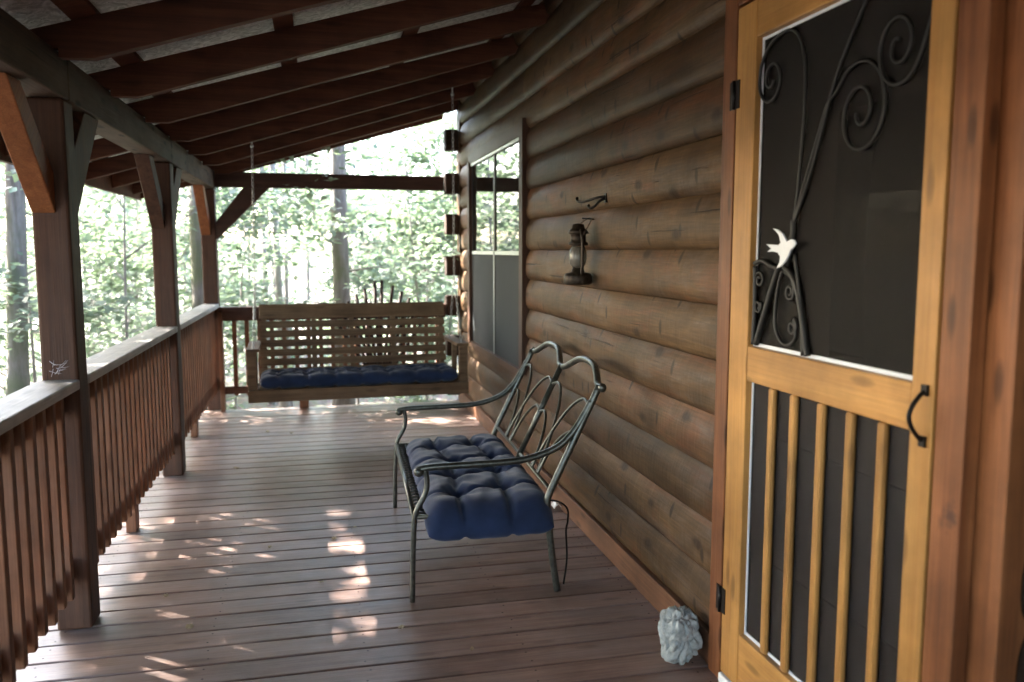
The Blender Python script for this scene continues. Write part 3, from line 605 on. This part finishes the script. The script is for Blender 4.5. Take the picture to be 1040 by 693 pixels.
# cushions -----------------------------------------------------------
def cushion(mb, lx, ly, th, tufts, z0, nu=60, nv=110, depth=0.75, seed=0, sag=0.0):
    def h(u, v):
        ex = min(u, 1-u)*lx; ey = min(v, 1-v)*ly; R = th*0.66
        f = 1.0
        for e in (ex, ey):
            if e < R: f *= max(0.0, 1-(1-e/R)**2)**0.46
        d = 0.0; x, y = u*lx, v*ly
        for a, b in tufts:
            q = math.hypot(x-a*lx, y-b*ly); d += math.exp(-(q/0.055)**2)*0.95
            # gathers radiating from each tuft
            an = math.atan2(y-b*ly, x-a*lx); d += 0.10*math.exp(-(q/0.13)**2)*(0.5+0.5*math.cos(an*7+a*9+b*17))*(q > 0.015)
        for i, (a, b) in enumerate(tufts):
            for (c, e) in tufts[i+1:]:
                L2 = math.hypot((a-c)*lx, (b-e)*ly)
                if L2 > 0.30: continue
                px, py = a*lx, b*ly; dx, dy = (c-a)*lx/L2, (e-b)*ly/L2; t_ = (x-px)*dx+(y-py)*dy
                if 0 < t_ < L2: d = max(d, 0.50*math.exp(-(((x-px)*dy-(y-py)*dx)/0.022)**2))
        for a in sorted(set(round(q[0],3) for q in tufts)):    # creases running to the border
            for (c, e) in tufts:
                if abs(c-a) < 1e-3:
                    dyb = min(e, 1-e)*ly
                    if dyb < 0.31 and ((e < 0.5 and v < e) or (e > 0.5 and v > e)): d = max(d, 0.55*math.exp(-((x-a*lx)/0.016)**2))
        for (c, e) in tufts:
            dxb = min(c, 1-c)*lx
            if dxb < 0.26 and ((c < 0.5 and u < c) or (c > 0.5 and u > c)): d = max(d, 0.42*math.exp(-((y-e*ly)/0.02)**2))
        wr = 0.11*mnoise.noise(Vector((x*14, y*14, seed)))+0.07*mnoise.noise(Vector((x*5, y*5, seed+4)))
        return f*(1-depth*min(d, 0.98)+wr)
    def edge(t):  # denser rows near the rim
        return 0.5-0.5*math.cos(PI*t) if True else t
    def P(sgn):
        def q(i, k):
            u, v = edge(i/nu), edge(k/nv); hh = h(u, v)
            bul = 0.012*mnoise.noise(Vector((u*6, v*12, seed+2)))
            rnd = 0.0
            zz = z0+th*0.45+sgn*(th*0.55 if sgn > 0 else th*0.45)*hh - sag*max(0, (0.12-v)/0.12)**2
            # rounded plan corners
            cx_, cy_ = (u-0.5)*lx, (v-0.5)*ly
            kx = 1-0.045*abs(2*v-1)**8+bul/lx*abs(2*u-1)**4; ky = 1-0.02*abs(2*u-1)**8+bul/ly*abs(2*v-1)**4
            return (cx_*kx+lx/2, cy_*ky+ly/2, zz)
        return q
    mb.grid(P(1), nu, nv); mb.grid(P(-1), nu, nv)
cu = thing('swing_cushion', (0.30, 6.80, 0.484), 'long navy blue tufted cushion lying on the seat of the swing', 'cushion', rz=RZ)
mb = MB(); sub = MB()
cushion(sub, 0.44, 1.55, 0.120, [(a, b) for b in [0.09+0.137*i for i in range(7)] for a in (0.3, 0.72)], 0, nu=44, nv=170, depth=0.68, seed=3)
mb.v = [(y-0.76, x-0.25, z) for x, y, z in sub.v]; mb.f = [tuple(reversed(q)) for q in sub.f]; mb.smooth = sub.smooth
mb.build('pad', M['navy'], cu, local=True)

# ------------------------------------------------------------------ metal bench
BR = -math.radians(1.98); BO = (0.378, 3.545, 0.0)
bn = thing('metal_bench', BO, 'dark metal loveseat bench with curved arms and looping back by the wall', 'bench', rz=BR)
BL = 1.386
def lt(name, paths, r, seg=10):
    mb = MB()
    for p in paths: mb.tube(p, r, seg)
    return mb.build(name, M['bench'], bn, local=True)
def bx(z): return 0.606+0.475*(z-0.44)
for yy in (0.0, BL):
    lt('front_leg', [smooth_path([(-0.004,yy,0.003),(0.0,yy,0.2),(0.008,yy,0.36),(0.02,yy,0.42),(0.055,yy,0.485),(0.066,yy,0.54),(0.058,yy,0.598)])], 0.0125)
    mb = MB(); mb.tube(smooth_path([(0.026,yy,0.600),(0.10,yy,0.609),(0.34,yy,0.613),(0.51,yy,0.624),(0.645,yy,0.668),(0.722,yy,0.735),(0.772,yy,0.81),(0.808,yy,0.875)]), 0.0155, 10)
    mb.ball((0.03,yy,0.590), 0.023, 10); mb.build('arm', M['bench'], bn, local=True)
    lt('back_leg', [smooth_path([(bx(0.945),yy,0.945),(bx(0.7),yy,0.70),(bx(0.47),yy,0.47),(0.606,yy,0.41),(0.616,yy,0.30),(0.633,yy,0.15),(0.655,yy,0.003)])], 0.0165)
    lt('seat_rail', [[(0.012,yy,0.388),(0.32,yy,0.380),(0.606,yy,0.40)]], 0.011)
lt('back_upright', [[(bx(0.945)+0.004,BL/2,0.945),(bx(0.43),BL/2,0.43)]], 0.0155)
def tp(y, z): return (bx(z)+0.012, y, z)
h2 = BL/2; top = []
for y0_ in (0, h2):
    s = [(0,0.937),(0.06,0.942),(0.13,0.975),(0.22,1.005),(0.346,1.014),(0.47,1.005),(0.56,0.975),(0.63,0.948)]
    top += [tp(y0_+a, z) for a, z in s]
top.append(tp(BL, 0.937))
mb = MB(); mb.tube(smooth_path(top), 0.0165, 10); mb.ball(tp(-0.012,0.937), 0.021, 8); mb.ball(tp(BL+0.012,0.937), 0.021, 8); mb.build('top_rail', M['bench'], bn, local=True)
lt('lower_back_rail', [[(bx(0.475),0,0.475),(bx(0.475),BL,0.475)]], 0.0095)
arcs = []
for y0_ in (0, h2):
    W_ = h2
    arcs.append(smooth_path([(bx(z), y0_+a, z) for a, z in ((0.0,0.845),(0.12,0.865),(0.25,0.80),(0.34,0.68),(0.39,0.55),(0.40,0.475))]))
    arcs.append(smooth_path([(bx(z), y0_+W_-a, z) for a, z in ((0.0,0.845),(0.12,0.865),(0.25,0.80),(0.34,0.68),(0.39,0.55),(0.40,0.475))]))
    arcs.append(smooth_path([(bx(z), y0_+a, z) for a, z in ((0.0,0.70),(0.10,0.715),(0.20,0.66),(0.26,0.57),(0.275,0.475))]))
    arcs.append(smooth_path([(bx(z), y0_+W_-a, z) for a, z in ((0.0,0.70),(0.10,0.715),(0.20,0.66),(0.26,0.57),(0.275,0.475))]))
for p in arcs: lt('back_scroll', [p], 0.0075, 8)
lt('front_rail', [[(0.010,0.0,0.388),(0.010,BL,0.388)]], 0.0125)
lt('inner_rail', [[(0.062,0.012,0.386),(0.062,BL-0.012,0.386)]], 0.008)
lt('rear_rail', [[(0.606,0.0,0.40),(0.606,BL,0.40)]], 0.0115)
mb = MB()
for k in range(28): y_ = 0.03+k*(BL-0.06)/27; mb.tube([(0.014,y_,0.392),(0.038,y_,0.397),(0.060,y_,0.388)], 0.0065, 6)
for k in range(24): y_ = 0.03+k*(BL-0.06)/23; mb.tube([(0.062,y_,0.386),(0.32,y_,0.375),(0.604,y_,0.398)], 0.004, 6)
mb.build('seat_lattice', M['bench'], bn, local=True)
cu = thing('bench_cushion', (0.378, 3.545, 0.30), 'thick navy blue tufted cushion lying on the metal bench', 'cushion', rz=BR)
sub = MB(); cushion(sub, 0.585, 1.42, 0.150, [(a+0.04*((k_*7) % 3-1)+(0.02 if a > 0.5 else -0.015), b+(0.02 if a > 0.5 else -0.015)) for k_, b in enumerate((0.19,0.40,0.61,0.81)) for a in (0.34,0.68)], 0, nu=80, nv=160, depth=0.72, seed=1, sag=0.055)
mb = MB(); mb.v = [(x+0.052, y-0.078, z+0.006+0.01*x) for x, y, z in sub.v]; mb.f = sub.f; mb.smooth = sub.smooth
mb.build('pad', M['navy'], cu, local=True)
mb = MB(); mb.tube(smooth_path([(0.60,0.0,0.13),(0.655,-0.02,0.125),(0.695,-0.02,0.09),(0.70,-0.01,0.03),(0.695,0.0,-0.02),(0.70,0.0,-0.15),(0.685,0.0,-0.27)]), 0.0045, 6); mb.build('tie_cord', M['iron'], cu, local=True)

# ------------------------------------------------------------------ lantern, hook, ornament, small things
LC = (1.325, 4.17, 1.372)
la = thing('hurricane_lantern', LC, 'old dark hurricane lantern with cloudy globe hanging on the log wall', 'lantern')
mb = MB(); mb.lathe([(0.01,0),(0.068,0.001),(0.074,0.008),(0.074,0.045),(0.066,0.058),(0.035,0.066),(0.030,0.085),(0.02,0.088)], LC, 22); mb.build('fuel_tank', M['lantern'], la)
mb = MB(); mb.lathe([(0.025,0.090),(0.040,0.105),(0.047,0.135),(0.044,0.17),(0.035,0.20)], LC, 20); mb.build('globe', M['globe'], la)
mb = MB(); mb.lathe([(0.03,0.202),(0.052,0.206),(0.050,0.218),(0.040,0.222),(0.040,0.262),(0.056,0.266),(0.045,0.285),(0.034,0.292),(0.030,0.312),(0.008,0.318)], LC, 20); mb.build('chimney_cap', M['lantern'], la)
for s in (-1, 1):
    mb = MB(); mb.tube(smooth_path([(LC[0],LC[1]+s*0.058,LC[2]+0.05),(LC[0],LC[1]+s*0.072,LC[2]+0.09),(LC[0],LC[1]+s*0.074,LC[2]+0.16),(LC[0],LC[1]+s*0.070,LC[2]+0.24),(LC[0],LC[1]+s*0.045,LC[2]+0.282)]), 0.0085, 8); mb.build('side_tube', M['lantern'], la)
mb = MB(); mb.tube(smooth_path([(LC[0],LC[1]-0.070,LC[2]+0.25),(LC[0]+0.03,LC[1]-0.085,LC[2]+0.31),(LC[0]+0.062,LC[1]-0.03,LC[2]+0.345),(LC[0]+0.064,LC[1]+0.03,LC[2]+0.345),(LC[0]+0.03,LC[1]+0.085,LC[2]+0.31),(LC[0],LC[1]+0.070,LC[2]+0.25)]), 0.0022, 6); mb.build('bail', M['lantern'], la)
mb = MB(); mb.tube([(1.345,4.17,1.716),(1.40,4.17,1.712),(1.43,4.17,1.71)], 0.004, 6)
tag(mb.build('nail', M['iron']), 'nail in the log wall from which the lantern hangs', 'nail')
mb = MB(); hz = 1.806
mb.tube(smooth_path([(1.40,3.97,hz+0.01),(1.37,4.00,hz+0.006),(1.345,4.07,hz-0.004),(1.335,4.14,hz-0.008),(1.328,4.19,hz-0.002),(1.326,4.205,hz+0.012),(1.332,4.21,hz+0.016)]), 0.007, 7)
mb.tube(smooth_path([(1.40,3.97,hz),(1.375,3.98,hz-0.012),(1.355,3.99,hz-0.035),(1.34,4.01,hz-0.046),(1.335,4.035,hz-0.04),(1.338,4.042,hz-0.028)]), 0.007, 7)
mb.box(1.398,1.412, 3.955,3.985, hz-0.02, hz+0.025)
tag(mb.build('iron_hook', M['iron']), 'black iron coat hook on the log wall above the lantern', 'hook')
# lumpy stone ornament
import bmesh
bm = bmesh.new(); bmesh.ops.create_icosphere(bm, subdivisions=5, radius=1)
for v in bm.verts:
    p = v.co.copy()
    r = 1+0.32*mnoise.noise(p*1.6+Vector((3,1,2)))
    c1 = abs(mnoise.noise(p*3.1+Vector((5,0,0)))); r += 0.26*c1-0.20*math.exp(-(c1/0.06)**2)
    c2 = abs(mnoise.noise(p*6.3+Vector((1,8,0)))); r += 0.06*c2-0.04*math.exp(-(c2/0.10)**2)
    q = p*r; s = 1.0-0.26*max(0, p.z); v.co = Vector((q.x*0.066*s+0.02*q.z*0.3, q.y*0.076*s, max(0.0, q.z+0.92)*0.108))
me = bpy.data.meshes.new('stone_ornament'); bm.to_mesh(me); bm.free()
for p in me.polygons: p.use_smooth = True
me.materials.append(M['stone']); o = bpy.data.objects.new('stone_ornament', me); col.objects.link(o); o.location = (1.305, 2.80, 0.004); o.rotation_euler = (0, 0, 0.6)
tag(o, 'lumpy pale grey carved stone ornament on the deck beside the door casing', 'ornament')
# scrap behind the bench
mb = MB()
mb.grid(lambda i, k: (1.345+0.05*i/7, 4.66+0.07*k/7, 0.012+0.018*abs(mnoise.noise(Vector((i*0.6, k*0.6, 1))))+0.02*math.sin(PI*i/7)), 7, 7)
o = mb.build('paper_scrap', M['white']); so = o.modifiers.new('solid', 'SOLIDIFY'); so.thickness = 0.002
tag(o, 'crumpled white scrap on the deck behind the bench', 'scrap')
# dry leaves on the deck
lf = MB()
lf.grid(lambda i, k: ((i/6-0.5)*0.034*math.sin(PI*min(max((k+0.3)/6.6,0),1)), (k/6-0.5)*0.05, 0.004+0.010*abs(i/6-0.5)+0.004*math.sin(k*1.3)), 6, 6)
dl = lf.build('dry_leaf', M['leafdry']); so = dl.modifiers.new('solid', 'SOLIDIFY'); so.thickness = 0.0012
spots = [(-0.70,3.86),(-0.02,3.86),(0.17,4.62),(-0.28,4.40),(0.05,4.45),(-0.55,3.50),(-0.45,7.3),(-0.25,7.2),(-0.60,6.1),(0.30,3.30),(0.55,3.05)]
for i, (x, y) in enumerate(spots):
    o = dl if i == 0 else dl.copy()
    if i: col.objects.link(o)
    o.location = (x, y, 0.002); o.rotation_euler = (0, 0, random.uniform(0, 6.3)); o.scale = (random.uniform(0.5,1.0),)*3
    tag(o, 'small dry leaf lying on the brown deck boards', 'leaf', 'dry leaves scattered over the deck')
# cobweb on the near post
mb = MB(); random.seed(3)
cw = (-1.025, 3.5765, 1.085)
for k in range(13):
    a0 = random.uniform(0, 2*PI); l = random.uniform(0.02, 0.05); p0 = (cw[0]+random.uniform(-0.02,0.03), cw[1]+random.uniform(-0.002,0.001), cw[2]+random.uniform(-0.015,0.02))
    p1 = (min(max(p0[0]+l*math.cos(a0), -1.068), -0.945), 3.5842, p0[2]+l*math.sin(a0)*0.7)
    mb.tube([p0, ((p0[0]+p1[0])/2, (p0[1]+p1[1])/2, (p0[2]+p1[2])/2-0.003), p1], 0.0010, 4)
tag(mb.build('cobweb', M['web']), 'tangle of pale cobweb threads on the nearest post above the rail', 'cobweb')

# ------------------------------------------------------------------ trees
def leaf_quads(C, Nn, size, r):
    """diamond leaves at centres C with normals Nn"""
    n = len(C); a = r.normal(size=(n,3)); a -= (a*Nn).sum(1, keepdims=True)*Nn; a /= np.linalg.norm(a, axis=1, keepdims=True)+1e-9
    b = np.cross(Nn, a); s = (size*r.uniform(0.65,1.25,n))[:,None]
    V = np.stack([C-a*s*0.5, C-a*s*0.05+b*s*0.30+Nn*s*0.05, C+a*s*0.5, C-a*s*0.05-b*s*0.30+Nn*s*0.05], 1).reshape(-1,3)
    return V, np.arange(n*4).reshape(-1,4)
def holes(V, Cc):
    return None
S_ = np.array(sd)
# small gaps in the high crowns through which the sun reaches the deck: (x0,x1,y0,y1) on the deck
GAPS = [(-0.06,0.26,3.18,3.92),(0.0,0.30,5.2,5.62),(-0.88,-0.35,3.06,3.18),(-0.82,-0.30,3.5,3.72),(-0.90,-0.15,6.5,7.9)]
def cut(C, r, soft=0.0):
    # drop the leaves whose shadow would fall in the gaps
    t_ = C[:,2]/S_[2]; px = C[:,0]-S_[0]*t_; py = C[:,1]-S_[1]*t_; keep = np.ones(len(C), bool)
    for x0_,x1_,y0_,y1_ in GAPS:
        keep &= ~((px > x0_-0.05) & (px < x1_+0.05) & (py > y0_-0.05) & (py < y1_+0.05) & (r.random(len(C)) < 0.24))
    return keep
def tree(name, x, y, r0, h, label, cat, group, crown, nspray, per, leaf, leafmat_, barkmat, seed, lean=(0,0), limbs=10, z_first=0.3, flat=0.35, cutgaps=False, spray_r=0.42):
    r = np.random.default_rng(seed); z0 = gz(x, y)-0.1
    root = thing(name, (x, y, z0), label, cat, group)
    mb = MB(); pts = []; rad = []; n = 12
    for i in range(n+1):
        u = i/n; pts.append((lean[0]*u*h+0.04*h*0.1*math.sin(seed+u*5), lean[1]*u*h+0.04*h*0.1*math.cos(seed*1.7+u*4), u*h)); rad.append(r0*(1-0.78*u)*(1.0+0.5*max(0, 0.06-u)/0.06))
    mb.tube(pts, rad, 10)
    cz0, cz1, cr = crown
    ctr = []
    tips = []
    for k in range(limbs):
        u = z_first+(0.97-z_first)*(k+r.random())/limbs; b = Vector(pts[min(int(u*n), n-1)]).lerp(Vector(pts[min(int(u*n)+1, n)]), u*n-int(u*n)) if int(u*n) < n else Vector(pts[n])
        an = r.uniform(0, 2*PI); ln = cr*r.uniform(0.6,1.05)*(1.0-0.5*max(0, u-0.6)/0.4); up = r.uniform(0.05,0.5)
        P = [b]; dirv = Vector((math.cos(an), math.sin(an), up))
        for q in range(1, 6):
            dirv = (dirv+Vector(r.normal(size=3)*0.22)).normalized(); P.append(P[-1]+dirv*ln/5)
        br = max(0.012, r0*0.34*(1-u*0.6)); mb.tube(P, [br*(1-0.85*i/5) for i in range(6)], 6)
        tips += [(np.array(p), dirv) for p in P[2:]]
        for q in range(2, 5):
            d2 = (dirv+Vector(r.normal(size=3)*0.8)).normalized(); e = P[q]+d2*ln*0.35; mb.tube([P[q], P[q].lerp(e, 0.5)+Vector(r.normal(size=3)*0.03), e], [br*0.4, br*0.28, 0.004], 5); tips.append((np.array(e), d2)); tips.append((np.array(P[q].lerp(e, 0.5)), d2))
    mb.build('trunk', barkmat, root, local=True)
    # leaves on flat sprays near the limbs, irregular density
    C = []; NN = []
    T = np.array([q[0] for q in tips])
    idx = r.integers(0, len(T), nspray); sc_ = T[idx]+r.normal(size=(nspray,3))*np.array([0.30,0.30,0.16])*cr*0.30
    for c in sc_:
        m = int(per*r.uniform(0.5,1.5)); rr = spray_r*np.sqrt(r.random(m)); an = r.uniform(0,2*PI,m)
        tilt = r.normal(size=2)*0.25
        dx, dy = rr*np.cos(an), rr*np.sin(an); dz = r.normal(size=m)*0.05*spray_r/0.4+dx*tilt[0]+dy*tilt[1]-0.25*rr**2/spray_r
        C.append(c+np.stack([dx,dy,dz],1)); nn = r.normal(size=(m,3))*flat+np.array([0,0,1.0]); NN.append(nn/np.linalg.norm(nn,axis=1,keepdims=True))
    C = np.concatenate(C); NN = np.concatenate(NN)
    if cutgaps:
        k = cut(C+np.array([x,y,z0]), r); C, NN = C[k], NN[k]
    V, F = leaf_quads(C, NN, leaf, r)
    npmesh('crown', V, F, leafmat_, root)
    return root
def at_px(px, dist):
    t_ = {}
    a = math.atan((px-520)/850.0)+math.radians(13.19); return (math.sin(a)*dist, math.cos(a)*dist)
G1 = 'mature trees standing in the woods beyond the porch'
big = [(4,9.6,0.105,'dark leaning tree trunk at the far left of the photo, beyond the railing','barkmoss'),
       (197,10.2,0.125,'thick mossy trunk seen between the second post and the rear corner post','barkmoss'),
       (337,10.0,0.105,'mossy knotted trunk rising behind the middle of the swing','barkmoss'),
       (281,12.5,0.058,'straight grey trunk left of the mossy trunk behind the swing','bark'),
       (271,13.5,0.036,'thin pale trunk just left of the straight grey trunk','bark'),
       (294,13.0,0.034,'slim dark trunk just right of the straight grey trunk','bark'),
       (312,14.5,0.030,'slender distant trunk nearest the left side of the mossy swing trunk','bark'),
       (455,30.0,0.10,'distant trunk glimpsed beside the protruding log ends','bark'),
       (128,26.0,0.11,'grey trunk half hidden by leaves between the two nearer posts','bark')]
for i, (px, ds, r0, lab, bk) in enumerate(big):
    x, y = at_px(px, ds)
    tree('forest_tree', x, y, r0, 15+3*(i % 3), lab, 'tree', G1, (8, 16, 3.2), 40, 14, 0.16, M['leaf3'], M[bk], 100+i, lean=((0.03,0.0) if i == 0 else (0.004*(i % 3-1), 0)), limbs=10, z_first=0.55, spray_r=0.6)
G2 = 'young leafy trees filling the woods beyond the porch'
sap = []
rs = np.random.default_rng(21)
pxs = [-60, 20, 75, 120, 160, 205, 240, 285, 350, 385, 410, 440, 470, 500]
for row, (dist, step) in enumerate(((11.0, 1), (16.5, 1), (24.0, 1))):
    for k, px in enumerate(pxs):
        if row == 0 and px in (285, 205, 385): continue
        sap.append((px+rs.uniform(-14, 14)+row*9, dist*rs.uniform(0.88, 1.15), row))
words = ['behind the near railing section at the far left', 'behind the cap of the middle railing section', 'between the near post and the second post', 'behind the second post', 'between the second post and the rear corner post', 'behind the rear corner post', 'left of the swing chain', 'left of the mossy trunk behind the swing', 'right of the mossy trunk behind the swing', 'above the right half of the swing back', 'above the right end of the swing', 'left of the log ends', 'behind the protruding log ends', 'beyond the cabin corner']
rows = ['nearest young leafy tree ', 'middle row young leafy tree ', 'farthest young leafy tree ']
for i, (px, ds, row) in enumerate(sap):
    x, y = at_px(px, ds); k = min(range(len(pxs)), key=lambda q: abs(pxs[q]-(px-row*9)))
    tree('leafy_sapling', x, y, 0.020+0.008*row, (3.7, 4.7, 5.6)[row]*rs.uniform(0.85,1.2), rows[row]+words[k], 'tree', G2, (0.5, 5, 1.8), (82, 56, 40)[row], 30, (0.115, 0.17, 0.24)[row], M['leaf'] if i % 3 else M['leaf2'], M['bark'], 200+i, lean=(rs.uniform(-0.08,0.08), rs.uniform(-0.08,0.08)), limbs=9, z_first=0.12, spray_r=(0.42,0.55,0.7)[row])
G3 = 'tall broad trees shading the porch from the left'
can = [(-6.2,6.6,11.5,'broad tall tree nearest the middle railing, out to the left'),(-8.6,11.2,13,'broad tall tree left of the far railing, crown above the eave'),(-5.6,2.6,10.5,'broad tall tree standing left of the near railing'),(-10.5,6.6,14,'tallest broad tree, set back to the left of the porch'),(-8.5,1.0,13,'broad tall tree left of and behind the camera')]
can += [(-13,0.5,12,'broad tree well left of the porch, second back from the near railing'),(-9.5,-4.5,12,'broad tree left of the porch behind the camera, nearest the railing'),(-15,9.5,14,'broad tree farthest out to the left of the middle railing'),(-3.5,-8.5,12,'broad tree straight behind the camera'),(-14,-6,13,'broad tree far out to the left behind the camera'),(3.5,-10,12,'broad tree behind the camera on the cabin side')]
for i, (x, y, h, lab) in enumerate(can):
    tree('shade_tree', x, y, 0.20, h, lab, 'tree', G3, (3, 12, 3.4), 560, 36, 0.20, M['leaf3'], M['bark'], 400+i, limbs=20, z_first=0.30, spray_r=0.75, cutgaps=True)
